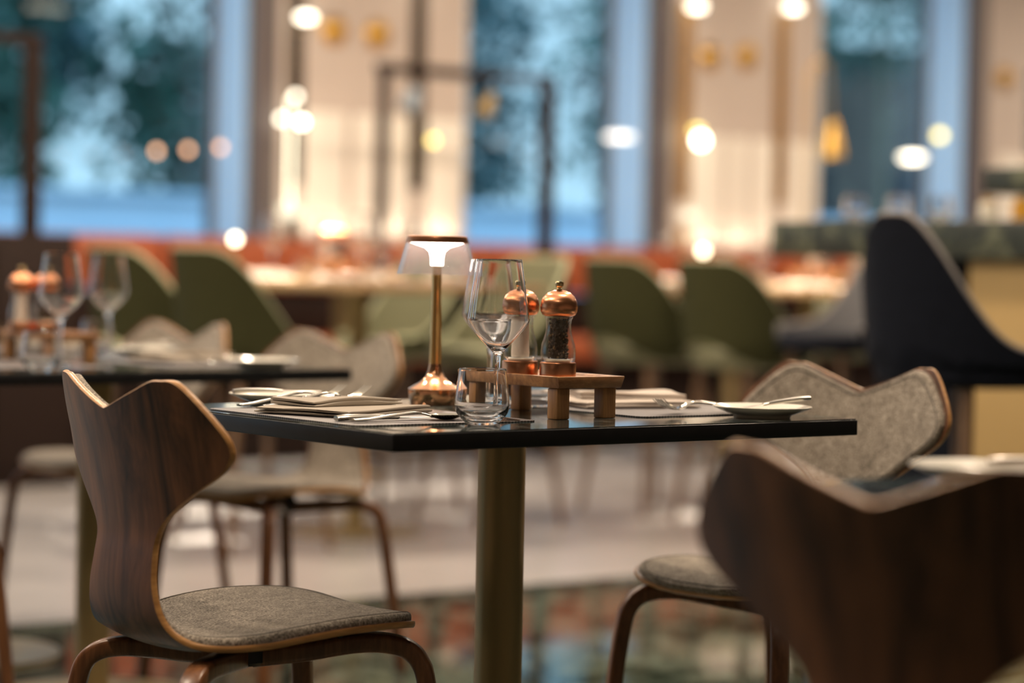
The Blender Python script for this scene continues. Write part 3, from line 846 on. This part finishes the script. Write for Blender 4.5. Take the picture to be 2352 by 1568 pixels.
plate.put((.77, .085, TT), 0, 'white bread plate near the right corner of the central table', 'plate', 'bread plates')
bknife.put((.85, .06, TT+.031), R(0), 'butter knife leaning on the right bread plate with its handle raised', 'knife', 'butter knives', rot=(0, R(7), R(165)))
fork.put((.83, .170, TT+.004), R(180), 'steel fork beside the right bread plate, the front one of the pair', 'fork', 'table forks', rot=(0, R(-1), R(178)))
fork.put((.85, .205, TT+.004), R(182), 'steel fork beside the right bread plate, the rear one of the pair', 'fork', 'table forks', rot=(0, R(-1), R(183)))
knife.put((.86, .55, TT+.002), PI, 'steel dinner knife on the far side of the right placemat', 'knife', 'dinner knives')
lamp_ = lamp.put((.458, .552, TT), 0, 'rose-gold cordless table lamp with a clear shade, lit, on the central table', 'lamp', 'cordless table lamps')
lamp_.scale = (1.035, 1.035, 1.03)
wine_glass.put((.300, .165, TT), 0, 'tall empty wine glass in front of the salt mill', 'wine glass', 'wine glasses')
wine_glass.put((.498, .452, TT), 0, 'tall empty wine glass standing behind the front wine glass beside the lamp', 'wine glass', 'wine glasses')
tumbler.put((.225, .100, TT), 0, 'low clear water tumbler at the front edge of the central table', 'tumbler', 'water tumblers')
tumbler.put((.585, .44, TT), 0, 'low clear water tumbler standing behind the wooden tray', 'tumbler', 'water tumblers')
tray.put((.466, .275, TT), 0, 'small footed acacia tray carrying the mills on the central table', 'tray', 'footed wooden trays')
pepper.put((.455, .215, TT+.0622), 0, 'copper-topped pepper mill full of peppercorns on the central tray', 'pepper mill', 'copper pepper mills')
salt.put((.430, .280, TT+.0622), .5, 'copper-topped salt mill on the central tray beside the pepper mill', 'salt mill', 'copper salt mills')

# --- left tables (same setting, softer)
GP = 'woven placemats'; GN = 'folded napkins'
placemat.put((.38, 2.085, TT), 0, 'woven placemat at the left end of the left table, mostly behind the wooden chair', 'placemat', GP)
placemat.put((.86, 2.085, TT), 0, 'woven placemat at the right end of the left table', 'placemat', GP)
placemat.put((.86, 2.80, TT), 0, 'woven placemat at the right end of the far left table', 'placemat', GP)
napkin.put((.86, 2.10, TT+.002), R(10), 'folded napkin at the right end of the left table', 'napkin', GN)
napkin.put((.88, 2.82, TT+.002), R(8), 'folded napkin on the far left table in front of the chair ears', 'napkin', GN)
napkin_p.put((.36, 2.90, TT), R(20), 'folded pale napkin on the far left table at its left end', 'napkin', GN)
plate.put((.965, 2.50, TT), 0, 'white bread plate at the near right corner of the far left table', 'plate', 'bread plates')
bknife.put((1.03, 2.49, TT+.031), 0, 'butter knife leaning on the bread plate of the far left table', 'knife', 'butter knives', rot=(0, R(7), R(165)))
plate.put((.90, 1.84, TT), 0, 'white bread plate at the near right corner of the left table', 'plate', 'bread plates')
fork.put((.975, 1.925, TT+.004), R(178), 'steel fork on the right placemat of the left table', 'fork', 'table forks', rot=(0, R(-1), R(178)))
fork.put((1.0, 2.615, TT+.004), R(178), 'steel fork on the right placemat of the far left table', 'fork', 'table forks', rot=(0, R(-1), R(178)))
wine_glass.put((.455, 1.935, TT), 0, 'blurred wine glass on the left table, the nearer of the pair by the left edge', 'wine glass', 'wine glasses')
wine_glass.put((.87, 2.515, TT), 0, 'blurred wine glass on the left table, the right one of the pair', 'wine glass', 'wine glasses')
wine_glass.put((.225, 1.93, TT), 0, 'wine glass cut by the left edge of the photo', 'wine glass', 'wine glasses')
tumbler.put((.345, 1.80, TT), 0, 'blurred water tumbler at the front of the left table by the photo edge', 'tumbler', 'water tumblers')
tumbler.put((.90, 2.63, TT), 0, 'blurred water tumbler on the left table right of the two wine glasses', 'tumbler', 'water tumblers')
tray.put((.60, 2.285, TT), 0, 'small footed wooden tray carrying mills on the left table', 'tray', 'footed wooden trays')
pepper.put((.600, 2.300, TT+.0622), 0, 'blurred copper-topped pepper mill on the left table', 'pepper mill', 'copper pepper mills')
salt.put((.555, 2.335, TT+.0622), 0, 'blurred copper-topped salt mill on the left table', 'salt mill', 'copper salt mills')
# --- lower right table
dx, dy = .02, -1.51
placemat.put((.19+dx, .345+dy, TT), 0, 'woven placemat on the lower right table behind the dark chair back', 'placemat', GP)
napkin.put((.185+dx, .385+dy, TT+.002), R(20), 'folded napkin on the lower right table', 'napkin', GN)
plate.put((.185+dx, .625+dy, TT), 0, 'blurred white bread plate on the lower right table', 'plate', 'bread plates')
bknife.put((.20+dx, .625+dy, TT+.0215), R(-30), 'butter knife across the bread plate on the lower right table', 'knife', 'butter knives')
fork.put((.080+dx, .562+dy, TT+.004), R(-3), 'sparkling steel fork on the lower right table, nearer to the plate', 'fork', 'table forks')
fork.put((.10+dx, .528+dy, TT+.004), R(2), 'sparkling steel fork on the lower right table, farther from the plate', 'fork', 'table forks')
knife.put((.045+dx, .215+dy, TT+.002), R(-4), 'steel dinner knife on the lower right table', 'knife', 'dinner knives')
spoon.put((.050+dx, .180+dy, TT+.002), R(2), 'steel soup spoon on the lower right table', 'spoon', 'soup spoons')
tumbler.put((.36+dx, .62+dy, TT), 0, 'blurred glass tumbler at the right edge on the lower right table', 'tumbler', 'water tumblers')

# --- counter-height tables and stools behind
counter.put((3.0, 4.65, 0), PI/2, 'honey-coloured counter-height table behind the copper lamp', 'table', 'counter-height tables')
counter.put((5.22, 4.60, 0), PI/2, 'honey-coloured counter-height table at the right, behind the green stools', 'table', 'counter-height tables')
for x, lb in ((4.2, 'left'), (6.62, 'middle'), (8.75, 'right')):
    counter.put((x, 6.62, 0), 0, 'counter-height table set close to the orange banquette, %s one of three' % lb, 'table', 'counter-height tables')
GS = 'olive upholstered stools'
for x, y, rz, lb in ((2.45, 5.10, 0, 'leftmost olive stool, its pale rim sloping down behind the wine glasses'),
                     (2.42, 4.42, 0, 'olive stool back left of the copper lamp, behind the grey felt chair'),
                     (3.62, 4.66, PI, 'pale-lined olive stool behind the mills, facing the camera'),
                     (3.62, 5.32, PI, 'olive stool just right of the lamp stem, facing the camera'),
                     (4.50, 4.75, 0, 'dark olive stool back right behind the pepper mill'),
                     (4.50, 4.17, 0, 'dark olive stool back farthest to the right of those seen from behind'),
                     (5.88, 5.05, PI, 'olive stool at the right end of the right counter table, facing left')):
    green_stool.put((x, y, 0), rz, lb, 'stool', GS)
navy_stool.put((2.90, 1.60, 0), 0, 'large navy bar stool with a pale rim at the right edge, seen from behind', 'stool', 'navy bar stools')
navy_stool.put((4.46, 3.62, 0), PI, 'navy bar stool with grey lining half hidden behind the large navy stool', 'stool', 'navy bar stools')

# tableware on the counter tables
CT = .9201
def make_candle():
    r = empty('candle_lamp')
    m = MB(); m.lathe([(0, 0), (.03, 0), (.03, .006), (.006, .012), (.005, .13), (0, .13)], 20); m.build('stand', M['gold'], r)
    m = MB(); m.lathe([(.017*math.sin(PI*t/10), -.017*math.cos(PI*t/10)) for t in range(11)], 16, c=(0, 0, .1475)); m.build('globe', M['candle_glow'], r)
    return r
M['candle_glow'] = emis('candle_glow', (1, .84, .56), 9)
candle = Kind(make_candle())
candle.put((2.74, 5.10, CT), 0, 'small globe candle lamp on the left counter table', 'candle lamp', 'globe candle lamps')
candle.put((5.00, 5.02, CT), 0, 'small globe candle lamp on the right counter table', 'candle lamp', 'globe candle lamps')
tray.put((3.02, 4.86, CT), 0, 'footed wooden tray carrying mills on the left counter table', 'tray', 'footed wooden trays')
pepper.put((3.02, 4.81, CT+.0622), 0, 'far blurred pepper mill on the left counter table', 'pepper mill', 'copper pepper mills')
salt.put((3.02, 4.90, CT+.0622), 0, 'far blurred salt mill on the left counter table', 'salt mill', 'copper salt mills')
tray.put((5.28, 4.60, CT), 0, 'footed wooden tray carrying mills on the right counter table', 'tray', 'footed wooden trays')
pepper.put((5.28, 4.55, CT+.0622), 0, 'far blurred pepper mill on the right counter table', 'pepper mill', 'copper pepper mills')
salt.put((5.28, 4.64, CT+.0622), 0, 'far blurred salt mill on the right counter table', 'salt mill', 'copper salt mills')
for nm_, X0, Y0 in (('left', 3.0, 4.65), ('right', 5.22, 4.60)):
    for i, (u, v, side) in enumerate(((-.24, .30, 'far left'), (-.24, -.30, 'near left'), (.24, .30, 'far right'), (.24, -.30, 'near right'))):
        wine_glass.put((X0+u*.45, Y0+v+.13, CT), 0, 'wine glass at the %s seat of the %s counter table' % (side, nm_), 'wine glass', 'wine glasses')
        tumbler.put((X0+u*.55, Y0+v-.15 if v > 0 else Y0+v-.12, CT), 0, 'water tumbler at the %s seat of the %s counter table' % (side, nm_), 'tumbler', 'water tumblers')
        napkin_p.put((X0+u, Y0+v, CT), R(90), 'folded pale napkin at the %s seat of the %s counter table' % (side, nm_), 'napkin', GN)

for X0, nm_ in ((4.2, 'left'), (6.62, 'middle'), (8.75, 'right')):
    for i, (u, v, side) in enumerate(((-.33, -.22, 'near left'), (.33, -.22, 'near right'), (-.33, .2, 'far left'), (.33, .2, 'far right'))):
        napkin_p.put((X0+u, 6.62+v, CT), R(0), 'folded pale napkin at the %s seat of the %s banquette table' % (side, nm_), 'napkin', GN)
        if v < 0: wine_glass.put((X0+u*.45, 6.62+v*.4, CT), 0, 'wine glass at the %s seat of the %s banquette table' % (side, nm_), 'wine glass', 'wine glasses')
# --- banquette along the windows
bq = empty('banquette', (6.0, 7.70, 0)); tag(bq, 'long orange leather banquette under the windows', 'banquette')
m = MB(); m.box((0, .03, .24), (6.2, .44, .478), 0, .005); m.build('plinth', M['brown_metal'], bq)
m = MB(); m.box((0, .19, .722), (6.2, .06, .225), 0, .003); m.build('back_panel', M['brown_metal'], bq)
for i in range(6):
    m = MB(); m.box((0, -.03, .545), (1.02, .50, .13), 0, .03); o = m.build('seat_cushion', M['orange'], bq); o.location = (-2.58+1.032*i, 0, 0)
    m = MB(); m.box((0, .17, .975), (1.02, .12, .27), 0, .03); o = m.build('back_cushion', M['orange'], bq); o.location = (-2.58+1.032*i, 0, 0)
for k in range(-1, 3):
    x0 = PX0+PER*k
    area('wall_wash', (x0+PW/2, 7.93, 1.14), (PW*.9, .03), 1.1, (1, .82, .60), rot=(PI-R(8), 0, 0), shape='RECTANGLE')

# --- open partition frames and cabinet
cb = empty('sideboard', (2.52, 6.92, 0)); tag(cb, 'dark brown sideboard at the left edge below the window', 'sideboard')
m = MB(); m.box((0, 0, .545), (.80, .32, 1.09), 0, .006); m.build('carcass', M['brown_metal'], cb)
for sx in (-1, 1):
    m = MB(); m.box((sx*.20, -.168, .56), (.37, .016, .96), 0, .003); dd = m.build('door', M['brown_metal'], cb)
    m = MB(); m.box((sx*.04, -.182, .60), (.012, .012, .16)); m.build('handle', M['brass_dark'], dd)
pf = empty('partition_frame', (2.52, 6.92, 1.0901)); tag(pf, 'dark brown open metal frame standing on the sideboard at the left edge', 'frame', 'brown metal frames')
m = MB(); m.box((.26, 0, .41), (.075, .05, .82)); m.build('post', M['brown_metal'], pf)
m = MB(); m.box((-.34, 0, .41), (.075, .05, .82)); m.build('post', M['brown_metal'], pf)
m = MB(); m.box((-.04, 0, .84), (.675, .05, .05)); m.build('beam', M['brown_metal'], pf)
pf = empty('partition_frame', (5.30, 7.16, 0)); tag(pf, 'dark brown open metal frame standing in front of the middle window', 'frame', 'brown metal frames')
m = MB(); m.box((.50, 0, .965), (.075, .05, 1.93)); m.build('post', M['brown_metal'], pf)
m = MB(); m.box((-.52, 0, .965), (.045, .04, 1.93)); m.build('post', M['brown_metal'], pf)
m = MB(); m.box((-.01, 0, 1.95), (1.09, .05, .05)); m.build('beam', M['brown_metal'], pf)
for sx, mt in ((-.34, M['lamp_grey']), (.12, M['brass_dark'])):
    m = MB(); m.sweep([(sx, 0, 1.93), (sx, -.03, 1.88), (sx-.03, -.05, 1.84)], circ(.006, 8)); a_ = m.build('lamp_arm', M['brown_metal'], pf)
    m = MB(); m.lathe([(.012, .03), (.03, .02), (.055, -.09), (.052, -.09), (.026, .015), (0, .02)], 28, T=Matrix.Translation((sx-.035, -.05, 1.83)) @ Matrix.Rotation(R(28), 4, 'Y')); m.build('lamp_head', mt, a_)

# --- wall lamps
M['globe'] = emis('globe_glow', (1, .88, .68), 14)
M['globe_dim'] = emis('globe_dim_glow', (1, .78, .22), 5)
M['disc_glow'] = emis('disc_glow', (1, .88, .68), 7)
M['tube_glow'] = emis('tube_glow', (1, .88, .62), 4.2)
M['cup_glow'] = emis('cup_glow', (1, .90, .66), 1.6)
M['peach_glow'] = emis('peach_glow', (1, .50, .26), 4.5)
M['refl_glow'] = emis('reflection_glow', (1, .90, .80), 3.4)
names = {-1: 'left edge', 0: 'left', 1: 'middle', 2: 'right'}
for k in range(0, 2):
    x0 = PX0+PER*k
    for j, xx in enumerate((x0+.285, x0+1.056)):
        col = M['bronze'] if k == 0 else M['gold_strip']
        r = empty('wall_lamp', (xx, W0, .975))
        side = ('left', 'right')[j]
        tag(r, 'tall %s strip lamp, %s one on the pier %s' % ('dark bronze' if k == 0 else 'gold', side, {0: 'left of middle window', 1: 'right of middle window', 2: 'at right edge'}[k]), 'wall lamp', 'tall wall lamps')
        m = MB(); m.box((0, -.012, 1.0), (.09, .022, 1.16), 0, .004); m.build('backplate', col, r)
        m = MB(); m.box((0, -.012, .19), (.060, .022, .14), 0, .004); m.build('backplate', col, r)
        zt = 1.275 if (k == 0 and j == 0) else (1.545 if k == 0 or j == 0 else 1.60)
        m = MB(); m.sweep([(0, -.02, zt-.06), (0, -.10, zt-.06), (0, -.10, zt-.02)], circ(.007, 8)); m.build('arm', M['gold'], r)
        m = MB(); m.lathe([(0, -.02), (.035, -.016), (.05, 0), (.035, .016), (0, .02)], 24, c=(0, -.10, zt)); m.build('globe', M['disc_glow'], r)
        if (k, j) in ((0, 1), (1, 0)):
            zb = .676 if k == 0 else .766
            m = MB(); m.sweep([(0, -.02, zb), (0, -.14, zb)], circ(.007, 8)); m.build('arm', M['gold'], r)
            rr = .020 if k == 0 else .032
            m = MB(); m.lathe([(rr*math.sin(PI*t/12), -rr*math.cos(PI*t/12)) for t in range(13)], 20, c=(0, -.16, zb)); m.build('globe', M['globe_dim'] if k == 0 else M['globe'], r)
            if k == 1:
                m = MB(); m.lathe([(0, .045), (.03, .05), (.028, .07), (0, .075)], 20, c=(-.01, -.14, zb)); m.build('cap', M['globe_dim'], r)
        if (k, j) == (1, 0):
            m = MB(); m.lathe([(0, -.03), (.035, -.02), (.045, .0), (.035, .02), (0, .03)], 20, c=(0, -.08, .33)); m.build('globe', M['cup_glow'], r)
# glass tube lamp with small globes at the left pier
r = empty('tube_lamp', (4.69, W0, .975)); tag(r, 'glowing vertical glass tube lamp with small bright globes on the left cream pier', 'wall lamp')
m = MB(); m.lathe([(0, .30), (.008, .30), (.008, .34), (.008, .80), (.007, .85), (0, .855)], 24, c=(0, -.12, 0)); m.build('glass_tube', M['tube_glow'], r)
m = MB(); m.lathe([(0, .24), (.05, .25), (.055, .30), (0, .305)], 24, c=(0, -.12, 0)); m.build('cup', M['cup_glow'], r)
m = MB(); m.sweep([(0, 0, .27), (0, -.12, .27)], circ(.008, 8)); m.build('arm', M['gold'], r)
for dx_, z_, mt in ((-.055, .745, 'disc_glow'), (.068, .735, 'globe'), (0, .86, 'disc_glow')):
    m = MB(); m.lathe([(.018*math.sin(PI*t/10), -.018*math.cos(PI*t/10)) for t in range(11)], 16, c=(dx_, -.12 if dx_ else -.165, z_)); m.build('globe', M[mt], r)
# round gold wall sconces
for x, z, lb in ((5.018, 2.23, 'left of the two round gold sconces high on the left cream pier'), (5.292, 2.23, 'right of the two round gold sconces high on the left cream pier'),
                 (7.65, 2.268, 'left of the two round gold sconces on the middle cream pier'), (7.943, 2.29, 'right of the two round gold sconces on the middle cream pier'), (10.22, 2.30, 'round gold sconce on the pier at the right edge')):
    m = MB(); m.lathe([(0, 0), (.075, 0), (.078, .012), (.05, .035), (.02, .05), (0, .052)], 32, T=Matrix.Translation((x, W0-.001, z-.025)) @ Matrix.Rotation(PI/2, 4, 'X'))
    o = m.build('wall_sconce', M['gold_lit'] if 'gold_lit' in M else M['gold']); tag(o, lb, 'wall sconce', 'round gold sconces')
# window reflections built as small glowing shapes on cords
def reflection(x, y, z, rad, hgt, mat, label, group, name='reflected_lamp'):
    r = empty(name, (x, y, z-.025)); tag(r, label, 'pendant stand-in', group)
    m = MB(); m.sweep([(0, 0, hgt*.4), (0, 0, 3.46-z)], circ(.0025, 6)); m.build('cord', M['brown_metal'], r)
    m = MB(); m.lathe([(0, -hgt/2), (rad*.6, -hgt*.42), (rad*.93, -hgt*.15), (rad, 0), (rad*.93, hgt*.2), (rad*.5, hgt*.45), (0, hgt/2)], 28); m.build('shade', mat, r)
reflection(6.77, 7.75, 1.75, .085, .035, M['refl_glow'], 'flat white glowing pendant at the right side of the middle window', 'flat glowing reflections')
reflection(9.12, 7.75, 1.735, .075, .040, M['disc_glow'], 'flat white glowing pendant in the right window', 'flat glowing reflections')
reflection(9.20, 7.60, 1.870, .030, .050, M['globe_dim'], 'small yellow glowing pendant above the flat one in the right window', 'small glowing reflections')
for i, (x, z, lb) in enumerate(((3.874, 1.544, 'leftmost of the three peach bulb reflections in the left window'), (4.049, 1.558, 'middle of the three peach bulb reflections in the left window'), (4.234, 1.578, 'rightmost of the three peach bulb reflections in the left window'))):
    reflection(x, 7.8, z, .016, .036, M['peach_glow'], lb, 'peach bulb reflections', 'bulb_reflection')  # stand in for warm bulbs mirrored in the left window
for x, z, L, lb in ((3.28, 2.385, .26, 'glowing linear pendant cut by the top edge in the left window, the left one'), (3.90, 2.315, .24, 'glowing linear pendant near the top of the left window, the right one')):
    r = empty('linear_reflection', (x, 7.55, z)); tag(r, lb, 'pendant stand-in', 'linear reflections')
    m = MB(); m.box((0, 0, 0), (L, .03, .025), 0, .006, rz=R(-6)); m.build('light_bar', M['disc_glow'], r)  # stands in for a ceiling light strip mirrored in the glass
    for sx in (-1, 1):
        m = MB(); m.sweep([(sx*L*.4, 0, .02), (sx*L*.4, 0, 3.44-z)], circ(.002, 6)); m.build('cord', M['brown_metal'], r)
# gold floor lamp by the right window
r = empty('floor_lamp', (7.45, 6.95, 0)); tag(r, 'slim gold floor lamp with a hanging cone shade left of the right window', 'floor lamp')
m = MB(); m.lathe([(0, 0), (.14, 0), (.14, .015), (0, .02)], 32); m.build('base', M['gold'], r)
m = MB(); m.sweep([(0, 0, .02), (0, 0, 1.2), (0, 0, 2.02), (.02, 0, 2.11), (.08, 0, 2.16), (.15, 0, 2.13), (.165, 0, 2.05), (.185, 0, 1.82)], circ(.009, 10)); m.build('pole', M['gold'], r)
m = MB(); m.lathe([(.018, 0), (.03, -.02), (.075, -.20), (.072, -.20), (.025, -.02), (0, -.01)], 28, c=(.187, 0, 1.83)); m.build('lamp_shade', M['sage_lamp'] if 'sage_lamp' in M else M['gold'], r)

# --- bar on the right
br = empty('bar_counter', (4.1, 2.05, 0)); tag(br, 'bar counter with a thick dark green marble top at the right', 'bar counter')
m = MB(); m.box((.02, .025, 1.096), (.77, 2.35, .118), 0, .004); m.build('marble_top', M['green_marble'], br)
m = MB(); m.box((.23, 0, .518), (.34, 2.2, 1.036)); m.build('body', M['navy'], br)
m = MB(); m.box((-.13, -.40, .518), (.37, 1.50, 1.036), 0, .003); m.build('front_panel', M['gold_panel'], br)
sh = empty('bar_shelf', (4.2, 1.9, 1.1551)); tag(sh, 'raised dark marble shelf standing on the bar at the right edge', 'shelf')
m = MB(); m.box((0, 0, .135), (.32, 1.36, .085), 0, .003); m.build('marble_slab', M['green_marble'], sh)
for sy in (-.6, 0, .6):
    m = MB(); m.lathe([(0, 0), (.012, 0), (.012, .0925), (0, .0925)], 16); o = m.build('post', M['gold'], sh); o.location = (.1, sy, 0)
cy_ = empty('fluted_lamp', (4.18, 2.36, 1.3331)); tag(cy_, 'grey fluted glass cylinder lamp with a gold foot on the marble shelf', 'lamp')
m = MB(); m.lathe([(0, 0), (.11, 0), (.115, .01), (.115, .035), (.10, .045), (0, .045)], 40); m.build('foot', M['gold'], cy_)
m = MB()
v = []; f = []; ns = 120
for z in (.0455, .30):
    for i in range(ns):
        a = 2*PI*i/ns; r_ = .128+.005*abs(math.sin(a*15)); v.append((r_*math.cos(a), r_*math.sin(a), z))
for i in range(ns): f.append((i, (i+1) % ns, ns+(i+1) % ns, ns+i))
f.append(tuple(range(ns))); f.append(tuple(range(ns, 2*ns)))
m.add(v, f, 0, False); m.build('cylinder', M['fluted'], cy_)
m = MB(); m.lathe([(0, .3005), (.13, .3005), (.13, .312), (0, .312)], 40); m.build('lid', M['black'], cy_)
rnd = random.Random(9)
for i, (x, y) in enumerate(((3.86, 2.98), (3.95, 2.86), (3.84, 2.76), (3.93, 2.66))):
    tumbler.put((x, y, 1.1551), 0, 'clear tumbler standing on the bar top, %s of the row of four' % ('leftmost', 'second from the left', 'third from the left', 'rightmost')[i], 'tumbler', 'bar tumblers')
def jar(x, y, mt, label, r_=.032, h_=.072):
    j = empty('jar', (x, y, 1.1551)); tag(j, label, 'jar', 'small jars under the bar shelf')
    m = MB(); m.lathe([(0, 0), (r_*.95, 0), (r_, .005), (r_, h_*.8), (r_*.7, h_*.9), (0, h_*.9)], 24); m.build('jar_body', mt, j)
    m = MB(); m.lathe([(0, h_*.9), (r_*.72, h_*.9), (r_*.72, h_*1.1), (0, h_*1.1)], 24); m.build('lid', M['gold'], j)
for i, (y, mt, c) in enumerate(((2.50, 'porcelain', 'white'), (2.38, 'amber', 'amber'), (2.28, 'porcelain', 'cream'), (2.17, 'amber', 'golden'))):
    jar(3.98+.02*(i % 2), y, M[mt], 'small %s jar under the marble shelf on the bar, %s' % (c, ('at its left end', 'second from its left end', 'third from its left end', 'fourth from its left end')[i]))
